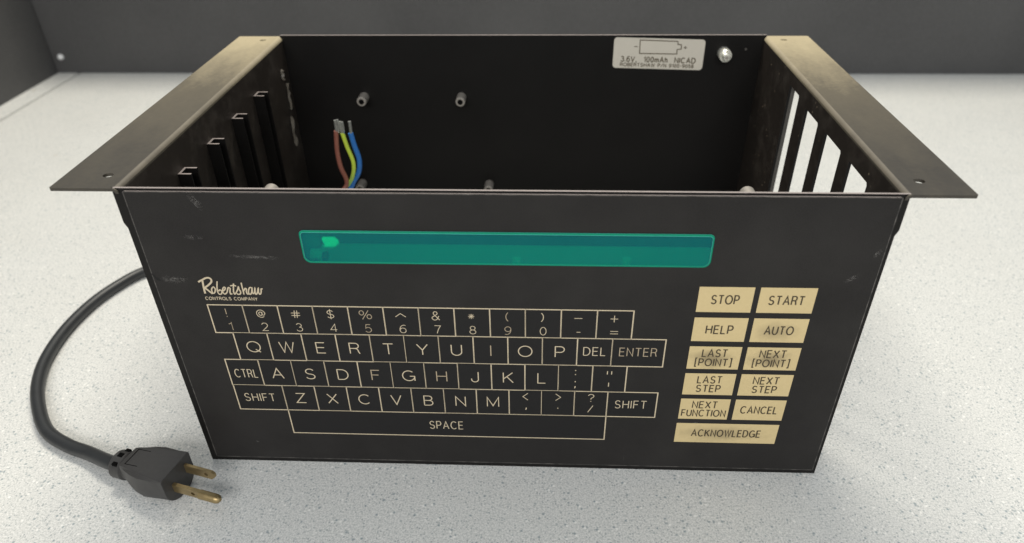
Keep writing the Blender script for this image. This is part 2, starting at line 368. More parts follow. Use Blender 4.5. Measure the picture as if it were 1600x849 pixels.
# ---------------------------------------------------------------- stroke lettering (cap height 1)
def arc(cx, cy, rx, ry, a0, a1, n=14):
    return [(cx + rx * math.cos(math.radians(a0 + (a1 - a0) * i / n)), cy + ry * math.sin(math.radians(a0 + (a1 - a0) * i / n))) for i in range(n + 1)]
G = {
 'A': (.86, [[(0, 0), (.43, 1), (.86, 0)], [(.15, .34), (.71, .34)]]),
 'B': (.68, [[(0, 0), (0, 1), (.38, 1)] + arc(.38, .76, .25, .24, 90, -90, 8) + [(0, .52)], [(.38, .52)] + arc(.40, .26, .28, .26, 90, -90, 8) + [(0, 0)]]),
 'C': (.88, [arc(.47, .5, .47, .5, 45, 315, 20)]),
 'D': (.80, [[(0, 0), (0, 1), (.34, 1)] + arc(.34, .5, .46, .5, 90, -90, 14) + [(0, 0)]]),
 'E': (.64, [[(.64, 1), (0, 1), (0, 0), (.64, 0)], [(0, .53), (.58, .53)]]),
 'F': (.62, [[(.62, 1), (0, 1), (0, 0)], [(0, .52), (.54, .52)]]),
 'G': (.92, [arc(.47, .5, .47, .5, 48, 340, 20) + [(.92, .46), (.55, .46)], [(.92, .46), (.92, 0)]]),
 'H': (.76, [[(0, 0), (0, 1)], [(.76, 0), (.76, 1)], [(0, .52), (.76, .52)]]),
 'I': (.0, [[(0, 0), (0, 1)]]),
 'J': (.52, [[(.52, 1), (.52, .26)] + arc(.26, .26, .26, .26, 0, -180, 10) + [(0, .34)]]),
 'K': (.74, [[(0, 0), (0, 1)], [(.70, 1), (0, .36)], [(.26, .6), (.74, 0)]]),
 'L': (.58, [[(0, 1), (0, 0), (.58, 0)]]),
 'M': (.90, [[(0, 0), (0, 1), (.45, .08), (.90, 1), (.90, 0)]]),
 'N': (.76, [[(0, 0), (0, 1), (.76, 0), (.76, 1)]]),
 'O': (1.0, [arc(.5, .5, .5, .5, 0, 360, 28)]),
 'P': (.66, [[(0, 0), (0, 1), (.38, 1)] + arc(.38, .73, .28, .27, 90, -90, 10) + [(0, .46)]]),
 'Q': (1.0, [arc(.5, .5, .5, .5, 0, 360, 28), [(.62, .25), (.96, -.02)]]),
 'R': (.72, [[(0, 0), (0, 1), (.42, 1)] + arc(.42, .75, .26, .25, 90, -90, 10) + [(0, .5)], [(.40, .5), (.58, .42), (.64, .16), (.72, 0)]]),
 'S': (.72, [arc(.36, .745, .31, .255, 25, 270, 14) + arc(.36, .245, .34, .245, 90, -160, 14)[1:]]),
 'T': (.74, [[(0, 1), (.74, 1)], [(.37, 1), (.37, 0)]]),
 'U': (.76, [[(0, 1), (0, .36)] + arc(.38, .36, .38, .36, 180, 360, 12) + [(.76, 1)]]),
 'V': (.80, [[(0, 1), (.40, 0), (.80, 1)]]),
 'W': (1.1, [[(0, 1), (.28, 0), (.55, 1), (.82, 0), (1.1, 1)]]),
 'X': (.78, [[(0, 1), (.78, 0)], [(.76, 1), (.02, 0)]]),
 'Y': (.80, [[(0, 1), (.40, .45), (.80, 1)], [(.40, .45), (.40, 0)]]),
 'Z': (.76, [[(.04, 1), (.74, 1), (0, 0), (.76, 0)]]),
 '0': (.60, [arc(.3, .5, .3, .5, 0, 360, 24)]),
 '1': (.30, [[(0, .80), (.22, .86), (.30, 1), (.30, 0)]]),
 '2': (.62, [arc(.31, .71, .29, .29, 165, -30, 12) + [(.36, .34), (0, 0), (.62, 0)]]),
 '3': (.62, [arc(.30, .755, .26, .245, 160, -90, 12), arc(.31, .27, .31, .27, 90, -160, 12)]),
 '4': (.66, [[(.50, 0), (.50, 1), (0, .27), (.66, .27)]]),
 '5': (.62, [[(.56, 1), (.12, 1), (.05, .5)] + arc(.30, .32, .32, .32, 130, -150, 14)]),
 '6': (.62, [arc(.31, .31, .31, .31, 0, 360, 20), arc(.44, .40, .44, .60, 180, 68, 10)]),
 '7': (.62, [[(0, 1), (.62, 1), (.36, .5), (.22, 0)]]),
 '8': (.62, [arc(.31, .76, .25, .24, 0, 360, 18), arc(.31, .26, .31, .26, 0, 360, 18)]),
 '9': (.62, [arc(.31, .69, .31, .31, 0, 360, 20), arc(.18, .60, .44, .60, 0, -112, 10)]),
 '!': (.0, [[(0, 1), (0, .32)], [(0, .1), (0, 0)]]),
 '@': (1.0, [arc(.5, .5, .5, .5, -50, -355, 24) + arc(.80, .50, .16, .2, 0, -170, 8), arc(.46, .5, .20, .24, 0, 360, 16), [(.68, .74), (.62, .38)]]),
 '#': (.90, [[(.30, 0), (.38, 1)], [(.56, 0), (.64, 1)], [(0, .66), (.90, .66)], [(0, .33), (.90, .33)]]),
 '$': (.66, [[(x * .92, .06 + y * .88) for x, y in arc(.36, .745, .31, .255, 25, 270, 12) + arc(.36, .245, .34, .245, 90, -160, 12)[1:]], [(.33, 1.1), (.33, -.1)]]),
 '%': (1.2, [arc(.24, .72, .22, .26, 0, 360, 16), arc(.96, .28, .22, .26, 0, 360, 16), [(.92, 1.02), (.28, -.04)]]),
 '^': (1.0, [[(0, .35), (.5, .8), (1.0, .35)]]),
 '&': (.84, [[(.80, 0), (.20, .68)] + arc(.38, .80, .20, .20, 200, -40, 12) + [(.14, .40)] + arc(.30, .25, .28, .26, 160, 330, 10) + [(.74, .48)]]),
 '*': (.50, [[(.25 + .3 * math.cos(a), .5 + .3 * math.sin(a)), (.25 - .3 * math.cos(a), .5 - .3 * math.sin(a))] for a in (math.pi / 2, math.pi / 4, 0, -math.pi / 4)]),
 '(': (.22, [arc(.5, .5, .48, .62, 125, 235, 10)]),
 ')': (.22, [arc(-.28, .5, .48, .62, 55, -55, 10)]),
 '_': (.70, [[(0, .5), (.70, .5)]]),
 '-': (.36, [[(0, .44), (.36, .44)]]),
 '+': (.66, [[(0, .5), (.66, .5)], [(.33, .06), (.33, .94)]]),
 '=': (.70, [[(0, .62), (.70, .62)], [(0, .30), (.70, .30)]]),
 ':': (.0, [[(0, .80), (0, .66)], [(0, .14), (0, 0)]]),
 ';': (.05, [[(.04, .92), (.04, .76)], [(.05, .16), (.05, 0), (0, -.16)]]),
 '"': (.40, [[(0, 1), (.0, .55)], [(.40, 1), (.40, .55)]]),
 "'": (.0, [[(0, 1), (0, .45)]]),
 '<': (.50, [[(.5, 1), (0, .5), (.5, 0)]]),
 '>': (.50, [[(0, 1), (.5, .5), (0, 0)]]),
 ',': (.06, [[(.06, .14), (.06, 0), (0, -.16)]]),
 '.': (.0, [[(0, 0), (0, .14)]]),
 '?': (.56, [arc(.28, .76, .27, .24, 170, -60, 12) + [(.28, .42), (.28, .28)], [(.28, .08), (.28, -.03)]]),
 '/': (.50, [[(0, 0), (.5, 1)]]),
 '[': (.24, [[(.24, 1.12), (0, 1.12), (0, -.12), (.24, -.12)]]),
 ']': (.24, [[(0, 1.12), (.24, 1.12), (.24, -.12), (0, -.12)]]),
 'm': (.80, [[(0, 0), (0, .68)], [(0, .46)] + arc(.2, .46, .2, .22, 180, 0, 8) + [(.4, 0)], [(.4, .46)] + arc(.6, .46, .2, .22, 180, 0, 8) + [(.8, 0)]]),
 'h': (.46, [[(0, 0), (0, 1)], [(0, .44)] + arc(.23, .44, .23, .24, 180, 0, 8) + [(.46, 0)]]),
 ' ': (.35, []),
}
def text(bm, s, cx, z0, h, wd, f, t, mi, width=None, gap=0.36, slant=0.0):
    """lettering in gold or brown ink: centred on cx, baseline z0, cap height h"""
    wd *= 0.76 if mi == 2 else 1.1
    xs = []; x = 0
    for ch in s: xs.append(x); x += G[ch][0] + gap
    tot = x - gap; sx = h if width is None else width / max(tot, 0.01)
    k = 0
    for ch, x in zip(s, xs):
        for st in G[ch][1]:
            ribbon(bm, [(cx + (x + a - tot / 2) * sx + b * h * slant, z0 + b * h) for a, b in st], wd, f, t - 0.011 * (k % 4), mi); k += 1
FY = mapax('y')

# ================================================================ THE PLACE
W, H, D, FL = 175.0, 179.0, 241.0, 28.3
bm = newbm(); box(bm, -643, 1100, -620, 696, -28, 0); ob = obj('tabletop', bm, M['table']); ob['kind'] = 'structure'
bm = newbm(); box(bm, -676, -646.5, -620, 696, -28, 0.6, bev=0.8); ob = obj('table_edge', bm, M['table']); ob['kind'] = 'structure'
bm = newbm(); box(bm, -646.5, -643, -620, 696, -28, -1.4); ob = obj('table_joint', bm, M['groove']); ob['kind'] = 'structure'
bm = newbm(); box(bm, -692, 1100, 696, 714, -28, 420, bev=1.5)
ob = obj('wall_panel', bm, M['wall']); ob['label'] = 'wide dark grey panel standing along the far edge of the table'; ob['category'] = 'wall'
bm = newbm(); box(bm, -694, -676, -620, 694.5, -28, 420, bev=1.5)
ob = obj('wall_panel', bm, M['wall']); ob['label'] = 'dark grey side panel at the left edge of the table, meeting the far panel in a corner'; ob['category'] = 'wall'
bm = newbm()
prof = [(0.3, 0), (4.2, 0), (4.2, 1.5), (3.4, 3.2), (1.6, 4.4), (0.02, 4.7)]
cx, cz = -663.5, 23.3
rings = [[bm.verts.new((cx + r * math.cos(2 * math.pi * k / 20), 695.8 - d, cz + r * math.sin(2 * math.pi * k / 20))) for k in range(20)] for r, d in prof]
for a, b in zip(rings, rings[1:]):
    for k in range(20): bm.faces.new([a[k], a[(k + 1) % 20], b[(k + 1) % 20], b[k]])
ob = obj('screw_cap', bm, M['screw'], smooth=True); ob['label'] = 'small white round screw head in the corner of the dark panels'; ob['category'] = 'screw'

# ================================================================ THE ENCLOSURE
E_ = thing('electronics_enclosure', 'open black metal electronics box with a membrane keyboard front standing on the speckled table', 'electronics box', (0, D / 2, 0))

# ---- sheet metal
bm = newbm(); plate(bm, [(-172, 3.2), (172, 3.2), (172, D - 2.2), (-159, D - 2.2), (-159.5, 231), (-162, 228.6), (-169, 228.6), (-171.2, 231), (-172, D - 2.2)], [], 1.6, 2.8, 'z'); obj('floor_plate', bm, M['floor'], E_)
bm = newbm()
ol = [(-175.2, 0), (174.4, 0), (174.6, 158), (175.8, 161), (175.8, H), (-176.6, H), (-176.6, 161), (-175.4, 158)]
WIN = rrect(-94.7, 95.2, 140.8, 158.5, [3.6, 3.6, 2.2, 2.2])
WINH = rrect(-99, 99.5, 136.5, 163, [3.2, 3.2, 1.8, 1.8])
plate(bm, ol, [WINH], 0.9, 2.1, 'y', 0, 0)
for fc in bm.faces:
    if all(v.co.z > H - 0.01 for v in fc.verts): fc.material_index = 1
front = obj('front_panel', bm, [M['coat'], M['rim']], E_)
for lab, x0, z0 in ((0, -114.4, 164.6), (0, 114.3, 165.1), (0, 90.8, 162.2)):
    bm = newbm(); yb = 28 if x0 != 90.8 else 24
    tube(bm, [(x0, 2.5, z0), (x0, yb - 0.6, z0), (x0, yb, z0)], 3.7, 18, rfun=lambda u: 1.0 if u < 0.9 else 0.86)
    tube(bm, [(x0, yb + 0.02, z0), (x0, yb + 0.1, z0)], 1.6, 12, 1)
    obj('standoff', bm, [M['standoff'], M['plugdark']], front, smooth=True)

def side(sg):
    """one side sheet: wall, bent-out flange with screw holes, slots on the right, card guides on the left"""
    bm = newbm(); x0, x1 = sorted((sg * W, sg * (W - 1.5)))
    slots = []
    if sg > 0:
        for a, b in ((36.4, 61.0), (73.2, 98.5), (111.0, 134.0), (149.0, 168.5)):
            zt = 166.2 if a < 140 else 168.6
            slots.append([(a, 18), (b, 18), (b, zt), (a + 1.0, zt), (a, zt - 1.2)])
    plate(bm, [(2.8, 0.2), (D - 1.8, 0.2), (D - 1.8, H - 2.6), (2.8, H - 2.6)], slots, x0, x1, 'x', 0, 1)
    if sg > 0:   # pressed lip along the far edge of each of the slots
        for (b, dp) in ((168.5, 2.4),):
            box(bm, W + 0.02, W + dp, b + 0.1, b + 1.3, 18, 170, 2)  # separate paler colour paints the lit face of the lip
    wall = obj('side_panel', bm, [M['inner'], M['coat'], M['lip']], E_)
    # bend and flange
    bm = newbm(); secs = []
    R1, R0 = 2.6, 1.1
    hole_y = (13.7, 231.0)
    out = []; inn = []
    for i in range(13):
        a = math.radians(90 * i / 12)
        cx = W - 1.5 + R1 + 0.0
        # outer skin seen from inside/top
        out.append((sg * (cx - R1 * math.cos(a)), H - R1 + R1 * math.sin(a)))
        inn.append((sg * (cx - R0 * math.cos(a)), H - R1 + R0 * math.sin(a)))
    for y0 in (0.3, D - 0.3):
        secs.append(([bm.verts.new((x, y0, z)) for x, z in out], [bm.verts.new((x, y0, z)) for x, z in inn]))
    (oa, ia), (ob_, ib) = secs
    for i in range(12):
        bm.faces.new([oa[i], oa[i + 1], ob_[i + 1], ob_[i]]); bm.faces.new([ia[i], ia[i + 1], ib[i + 1], ib[i]])
        bm.faces.new([oa[i], oa[i + 1], ia[i + 1], ia[i]]); bm.faces.new([ob_[i], ob_[i + 1], ib[i + 1], ib[i]])
    xi, xo = sg * (W - 1.5 + R1), sg * (W + FL + (1.9 if sg < 0 else 0.6))
    holes = [[(sg * 184.5 + (2.5 if k == 0 else 2.3) * math.cos(2 * math.pi * i / 20), hy + 2.1 * math.sin(2 * math.pi * i / 20)) for i in range(20)] for k, hy in enumerate(hole_y)]
    y0, y1 = 0.3, D - 0.3
    o_ = [(xi, y0), (xo - sg * 0.7, y0), (xo, y0 + 0.7), (xo, y1 - 0.7), (xo - sg * 0.7, y1), (xi, y1)]
    plate(bm, o_, holes, H - 1.5, H, 'z')
    bmesh.ops.remove_doubles(bm, verts=bm.verts[:], dist=0.01)
    fo = obj('flange', bm, [M['flange'], M['bend']], wall, smooth=True)
    for pl in fo.data.polygons:
        if abs(pl.normal.z) > 0.999 or abs(pl.normal.y) > 0.9: pl.use_smooth = False
        elif abs(pl.normal.z) < 0.985 and abs(pl.normal.x) < 0.9 and pl.area > 1e-5: pl.material_index = 1
    return wall
wallL = side(-1); wallR = side(1)
# U shaped card guides on the left wall
for i, y in enumerate((51.6, 90.0, 128.0, 167.0)):
    bm = newbm(); h = 160.9; a = -173.4; q = 7.0
    prof = [(a, y), (a + q, y), (a + q, y + 1.3), (a + 1.3, y + 1.3), (a + 1.3, y + 7.3), (a + q, y + 7.3), (a + q, y + 8.6), (a, y + 8.6)]
    plate(bm, prof, [], 12, h, 'z')
    for fc in bm.faces:
        if all(v.co.z > h - 0.01 for v in fc.verts): fc.material_index = 1  # top ends coloured pale, so they are painted as lit
    obj('card_guide', bm, [M['coat'], M['rim']], wallL)
# crumpled clear glue left on the left wall near the back corner
bm = newbm()
def flake(cy, cz, hy, hz, seed):
    rnd = random.Random(seed); nz, ny = 9, 3; vs = []
    for i in range(nz):
        u = i / (nz - 1); wdt = hy * math.sin(math.pi * (0.12 + 0.8 * u)) * (0.7 + 0.5 * rnd.random())
        vs.append([bm.verts.new((-173.3 + (0.3 if j in (0, 2) else 2.2) * rnd.uniform(0.4, 1.1), cy + (j - 1) * wdt + rnd.uniform(-.6, .6), cz + (u - .5) * hz)) for j in range(ny)])
    for i in range(nz - 1):
        for j in range(ny - 1): bm.faces.new([vs[i][j], vs[i][j + 1], vs[i + 1][j + 1], vs[i + 1][j]])
flake(225, 112, 2.6, 24, 1); flake(229, 138, 1.3, 20, 2); flake(224, 156, 1.6, 8, 5)
obj('glue_residue', bm, M['tape'], wallL, smooth=True)

bm = newbm(); plate(bm, [(-174.8, 0.2), (-171.5, 0.2), (-173, 6), (-171, 9), (-161, 9), (-158, 6), (-158, 0.2), (174.8, 0.2), (174.8, H + 1.0), (-174.8, H + 1.0)], [], D - 1.6, D, 'y')
for fc in bm.faces:
    if all(v.co.z > H + 0.9 for v in fc.verts): fc.material_index = 1
back = obj('back_panel', bm, [M['coat'], M['rim']], E_)
proto = None
for x, z in ((-118.6, 134.0), (-44.4, 134.0), (-129.5, 61.0), (-25.6, 61.0)):
    if proto is None:
        bm = newbm(); y1 = D - 1.6; y0 = y1 - 11
        tube(bm, [(x, y1, z), (x, y0 + 0.6, z), (x, y0, z)], 3.6, 20, rfun=lambda u: 1.0 if u < 0.9 else 0.88)
        tube(bm, [(x, y0 - 0.02, z), (x, y0 - 0.1, z)], 2.1, 14, 1)
        proto = obj('standoff', bm, [M['standoff'], M['plugdark']], back, smooth=True); base = (x, z)
    else:
        o = proto.copy(); COL.objects.link(o); o.parent = back
        o.location = proto.location + Vector((x - base[0], 0, z - base[1])) * MM
# zinc screw with nut at the top right of the back panel
bm = newbm(); x, z, y1 = 146.4, 167.3, D - 1.6
tube(bm, [(x, y1, z), (x, y1 - 7.5, z), (x, y1 - 8.2, z)], 4.6, 22, 0, rfun=lambda u: 1.0 if u < 0.9 else 0.9)
tube(bm, [(x, y1 - 8.2, z), (x, y1 - 11.2, z), (x, y1 - 11.8, z)], 2.6, 14, 0, rfun=lambda u: 1.0 if u < 0.9 else 0.8)
tube(bm, [(x, y1 - 11.85, z), (x, y1 - 11.95, z)], 1.2, 10, 1)
obj('screw', bm, [M['brightzinc'], M['standoff']], back, smooth=True)
bm = newbm(); tube(bm, [(161.6, D - 1.6, 170.2), (161.6, D - 2.6, 170.2)], 0.8, 12); obj('glint_dot', bm, M['lip'], back, smooth=True)  # small dot put in for a glint on the back panel
# battery label
bm = newbm(); yl = D - 1.75
lb = rrect(0, 65, 0, 22, 2.4)
plate(bm, [(67.6 + a, 156.6 + b - a * 0.028 + 0.0) for a, b in lb], [], yl, D - 1.62, 'y')
F2 = mapax('y')
bt = [(86.1, 176.6), (112.9, 175.6), (113.2, 173.4), (115.6, 173.3), (115.9, 170.2), (113.0, 169.7), (113.2, 166.6), (86.4, 167.0)]
ribbon(bm, bt, 0.7, F2, yl - 0.06, 1, True)
ribbon(bm, [(82.2, 172.0), (84.6, 171.9)], 0.6, F2, yl - 0.06, 1); ribbon(bm, [(117.6, 171.2), (119.8, 171.1)], 0.6, F2, yl - 0.06, 1); ribbon(bm, [(118.7, 172.2), (118.7, 170.1)], 0.6, F2, yl - 0.07, 1)
def skew(a, b, t): return (a, t, b - (a - 100) * 0.028)
text(bm, '3.6V,  100mAh  NICAD', 100.2, 160.6, 3.6, 0.68, skew, yl - 0.06, 1, width=53.5)
text(bm, 'ROBERTSHAW P/N 9100-9058', 99.6, 157.2, 2.3, 0.48, skew, yl - 0.06, 1, width=53)
obj('battery_label', bm, [M['label'], M['label_ink']], back)
# floor standoffs, made white to paint the bright spots in the green window
fl = [c for c in E_.children if c.name.startswith('floor_plate')][0]
for x, y in ((-2.6, 205), (86.2, 207)):
    bm = newbm(); tube(bm, [(x, y, 2.8), (x, y, 11.0), (x, y, 11.6)], 3.6, 18, rfun=lambda u: 1.0 if u < 0.9 else 0.86)
    obj('standoff', bm, M['nylon'], fl, smooth=True)

# ---- membrane keypad on the front
bm = newbm()
plate(bm, rrect(-171.5, 172.5, 3.6, 177.9, 1.0, 2), [WIN], 0.0, 0.72, 'y', 0, 1)
# torn nick and rubbed marks
nick = [(-171.6, 133.2), (-170.2, 132.6), (-169.6, 130.8), (-168.3, 130.4), (-168.0, 128.6), (-169.6, 129.2), (-170.6, 130.6)]
plate(bm, nick, [], -0.05, None, 'y', 2)
ribbon(bm, [(-171.3, 3.9), (-171.3, 177.6)], 0.45, FY, -0.02, 3); ribbon(bm, [(172.3, 3.9), (172.3, 177.6)], 0.45, FY, -0.02, 3)  # pale edge lines: painted highlight together with wear
ribbon(bm, [(-170.8, 3.85), (171.8, 3.85)], 0.5, FY, -0.02, 3); ribbon(bm, [(-170.8, 177.6), (171.8, 177.6)], 0.4, FY, -0.02, 3)
pad = obj('membrane_keypad', bm, [M['overlay'], M['rim'], M['notch'], M['edgewear_highlight']], E_)
def scuff(pts, wd):
    b = newbm(); ribbon(b, pts, wd, FY, -0.04); obj('scuff', b, M['scuff'], pad)
scuff([(-150.8, 154.9), (-147, 154.0), (-143, 153.9), (-138.6, 153.0)], 2.0)
scuff([(-133, 144.4), (-122, 143.6), (-112, 143.2), (-100, 142.7)], 1.8)
scuff([(-168.5, 130.6), (-160, 129.2), (-152, 130.8)], 3.6)
scuff([(168, 147), (171, 152)], 2.0); scuff([(158, 133), (165, 138)], 2.0)
scuff([(-142, 177.0), (-136, 168)], 3.0); scuff([(46, 32.0), (49, 37.0)], 1.0)
scuff([(-146, 17.2), (-142.5, 17.2)], 1.2); scuff([(100, 38.0), (104, 41.0)], 1.0)
# display window pane
bm = newbm()
plate(bm, WIN, [], -0.55, 0.85, 'y', 0, 1)
bm2 = newbm()
ring_o = [(p[0], p[1]) for p in rrect(-94.75, 95.25, 140.75, 158.55, [3.6, 3.6, 2.2, 2.2])]
ring_i = [(p[0], p[1]) for p in rrect(-93.9, 94.4, 141.4, 157.5, [3.2, 3.2, 1.6, 1.6])]
for i in range(len(ring_o)):
    j = (i + 1) % len(ring_o)
    a, b, c, d = ring_o[i], ring_o[j], ring_i[j], ring_i[i]
    bm2.faces.new([bm2.verts.new((a[0], -0.30, a[1])), bm2.verts.new((b[0], -0.30, b[1])), bm2.verts.new((c[0], -0.62, c[1])), bm2.verts.new((d[0], -0.62, d[1]))])
pane = obj('display_window', bm, [M['pane'], M['pane_edge']], pad)
bm2.faces.ensure_lookup_table(); bmesh.ops.remove_doubles(bm2, verts=bm2.verts[:], dist=0.001)
obj('window_bevel', bm2, M['pane_edge'], pad)
# maker's script and company line
LOGO = [[(-149.5, 128.5), (-148.6, 129.1), (-147.1, 129.9), (-145.3, 130.9), (-143.7, 131.1), (-142.8, 130.3), (-142.9, 128.9), (-144.1, 127.5), (-145.7, 126.2), (-147.3, 125.1)], [(-147.2, 125.0), (-146.1, 123.9), (-145.1, 122.7), (-144.1, 121.6)], [(-147.2, 129.5), (-147.5, 126.8), (-147.7, 124.0), (-147.8, 121.7)], [(-142.9, 125.7), (-143.8, 124.7), (-144.1, 123.1), (-143.7, 121.9), (-142.8, 122.5), (-142.1, 124.4), (-142.5, 125.7), (-142.9, 125.7)], [(-140.0, 129.1), (-140.7, 126.6), (-141.2, 124.1), (-141.2, 122.3), (-140.5, 121.3), (-139.4, 122.0), (-139.2, 123.5), (-140.0, 124.0), (-140.8, 123.2)], [(-138.9, 123.2), (-137.6, 124.0), (-136.9, 125.3), (-137.6, 125.6), (-138.5, 124.2), (-138.7, 122.5), (-138.0, 121.5), (-136.7, 122.5)], [(-136.7, 122.5), (-135.7, 124.9), (-135.2, 125.5), (-134.6, 124.9), (-135.1, 123.0), (-135.1, 121.6), (-134.2, 121.9)], [(-132.2, 127.9), (-132.8, 125.5), (-133.3, 123.0), (-133.1, 121.6), (-132.2, 122.4)], [(-134.2, 126.5), (-132.7, 126.8), (-131.2, 126.5)], [(-132.2, 122.4), (-131.0, 124.3), (-130.2, 126.0), (-130.2, 124.6), (-129.8, 123.1), (-130.2, 121.8), (-131.3, 121.5), (-131.9, 122.1)], [(-128.3, 128.5), (-128.4, 126.5), (-128.4, 123.7), (-128.5, 121.4)], [(-128.3, 123.4), (-127.2, 125.0), (-126.6, 124.8), (-126.9, 122.8), (-126.6, 121.7), (-125.9, 122.0)], [(-123.7, 125.4), (-124.6, 125.7), (-125.6, 124.1), (-125.9, 122.2), (-125.2, 121.6), (-124.3, 122.9), (-123.6, 125.4), (-124.0, 122.9), (-123.6, 121.8)], [(-123.6, 121.8), (-122.8, 123.2), (-122.2, 125.4), (-122.6, 122.9), (-122.4, 121.6), (-121.5, 122.7), (-120.5, 125.3), (-120.9, 122.9), (-120.5, 121.7), (-119.6, 122.9), (-119.2, 124.8), (-118.4, 125.0)]]
bm = newbm()
for i, st in enumerate(LOGO):
    ribbon(bm, catmull([(a, b, 0) for a, b in st], 5), 0.92 if i < 3 else 0.66, FY, -0.05 - 0.012 * (i % 5), 0)
obj('brand_script', bm, M['ink'], pad)
bm = newbm(); text(bm, 'CONTROLS COMPANY', -135.4, 117.9, 1.75, 0.27, FY, -0.05, 0, width=26.0); obj('company_line', bm, M['ink'], pad)

# keys: printed frame, black face and legend are one mesh per key
HW = 0.31
# neighbouring frames share their line: inset every frame so it covers only its own half
def key_cell(x0, x1, z0, z1, draws, left=True, right=True, top=True, bot=True, inkmat='ink'):
    bm = newbm(); e = HW
    ox0 = x0 - (e if left else 0); ox1 = x1 + (e if right else 0); oz0 = z0 - (e if bot else 0); oz1 = z1 + (e if top else 0)
    plate(bm, rect(ox0, ox1, oz0, oz1), [rect(x0 + e, x1 - e, z0 + e, z1 - e)], -0.05, None, 'y', 1)
    plate(bm, rect(x0 + e, x1 - e, z0 + e, z1 - e), [], -0.05, None, 'y', 0)
    for s, cx, zb, h, wd, width in draws: text(bm, s, cx, zb, h, wd, FY, -0.08, 2, width)
    return obj('key', bm, [M['keyface'], M['ink'], M[inkmat]], pad)
Z = [114.8, 97.1, 79.1, 61.0, 42.9, 25.0]
nums = [('!', '1'), ('@', '2'), ('#', '3'), ('$', '4'), ('%', '5'), ('^', '6'), ('&', '7'), ('*', '8'), ('(', '9'), (')', '0'), ('_', '-'), ('+', '=')]
for k, (u, l) in enumerate(nums):
    x0 = -148.6 + 17.6 * k; cx = x0 + 8.8
    wu = {'#': 4.4, '@': 4.2, '%': 6.2, '^': 5.2, '&': 4.0, '_': 3.9, '+': 3.7}.get(u)
    hu = 4.6 if u in '@#+=_^' else 5.2
    d = [(u, cx - 0.4, 107.4, hu, 0.5 if u != '*' else 0.42, wu), (l, cx, 98.9, 4.9, 0.46, {'=': 3.9, '-': 1.9}.get(l))]
    key_cell(x0, x0 + 17.6, Z[1], Z[0], d, left=(k == 0), bot=True, inkmat='faint' if u in '!(%' else 'ink')
row2 = list('QWERTYUIOP') + ['DEL', 'ENTER']
for k, s in enumerate(row2):
    x0 = -139.8 + 17.58 * k; x1 = x0 + 17.58 if k < 11 else 80.0; cx = (x0 + x1) / 2
    d = [(s, cx, 84.6, 6.9, 0.72, None)] if len(s) == 1 else [(s, cx, 86.1, 5.2, 0.62, 11.0 if s == 'DEL' else 18.6)]
    key_cell(x0, x1, Z[2], Z[1], d, left=(k == 0), top=(k == 11), inkmat='faint' if s in ('I', 'ENTER') else 'ink')
row3 = ['CTRL'] + list('ASDFGHJKL') + [';:', '\'"']
for k, s in enumerate(row3):
    x0 = -148.4 + 17.54 * k; x1 = x0 + 17.54; cx = (x0 + x1) / 2
    if s == 'CTRL': d = [(s, cx + 0.5, 66.7, 5.5, 0.62, 12.0)]
    elif s == ';:': d = [(':', cx, 72.6, 4.2, 0.7, None), (';', cx, 64.0, 4.6, 0.7, None)]
    elif s == '\'"': d = [('"', cx, 70.6, 5.0, 0.6, 2.2), ("'", cx, 62.6, 5.0, 0.6, None)]
    else: d = [(s, cx, 66.4, 6.9, 0.72, None)]
    key_cell(x0, x1, Z[3], Z[2], d, left=(k == 0), top=(k == 0), inkmat='faint' if s in ('H', 'F') else 'ink')
row4 = ['SHIFT'] + list('ZXCVBNM') + ['<,', '>.', '?/', 'SHIFT']
xs4 = [-148.2] + [-121.5 + 17.49 * i for i in range(11)] + [79.6]
for k, s in enumerate(row4):
    x0, x1 = xs4[k], xs4[k + 1]; cx = (x0 + x1) / 2
    if s == 'SHIFT': d = [(s, cx - 0.5, 49.4, 5.4, 0.62, 16.6)]
    elif s == '<,': d = [('<', cx, 54.0, 4.9, 0.5, 2.7), (',', cx + 0.3, 47.6, 5.0, 0.7, None)]
    elif s == '>.': d = [('>', cx, 54.0, 4.9, 0.5, 2.7), ('.', cx, 48.0, 5.0, 0.7, None)]
    elif s == '?/': d = [('?', cx, 53.8, 5.2, 0.55, 3.0), ('/', cx, 45.8, 5.0, 0.55, 2.6)]
    else: d = [(s, cx, 48.7, 6.8, 0.72, None)]
    key_cell(x0, x1, Z[4], Z[3], d, left=(k == 0), top=(k == 11))
key_cell(-121.5, 53.4, Z[5], Z[4], [('SPACE', -34.2, 30.8, 5.6, 0.65, 18.4)], top=False)

rows = [(129.7, 114.8, ('STOP',), ('START',)), (111.4, 96.6, ('HELP',), ('AUTO',)), (93.2, 78.3, ('LAST', '[POINT]'), ('NEXT', '[POINT]')),
        (75.2, 60.3, ('LAST', 'STEP'), ('NEXT', 'STEP')), (57.3, 42.4, ('NEXT', 'FUNCTION'), ('CANCEL',))]
TW = {'STOP': 12.8, 'START': 16.4, 'HELP': 12.8, 'AUTO': 13.6, 'LAST': 12.2, '[POINT]': 18.0, 'NEXT': 12.8, 'STEP': 12.2, 'FUNCTION': 23.0, 'CANCEL': 19.0, 'ACKNOWLEDGE': 37.0}
def button(x0, x1, z1, z0, lines, m):
    bm = newbm(); plate(bm, rect(x0, x1, z0, z1), [], -0.06, None, 'y', 0); cx = (x0 + x1) / 2; cz = (z0 + z1) / 2
    if len(lines) == 1: text(bm, lines[0], cx, cz - 2.4, 4.9, 0.66, FY, -0.10, 1, TW[lines[0]])
    else:
        text(bm, lines[0], cx, cz + 0.9, 4.6, 0.62, FY, -0.10, 1, TW[lines[0]]); text(bm, lines[1], cx, cz - 5.2, 4.5, 0.62, FY, -0.10, 1, TW[lines[1]])
    obj('button', bm, [m, M['legend']], pad)
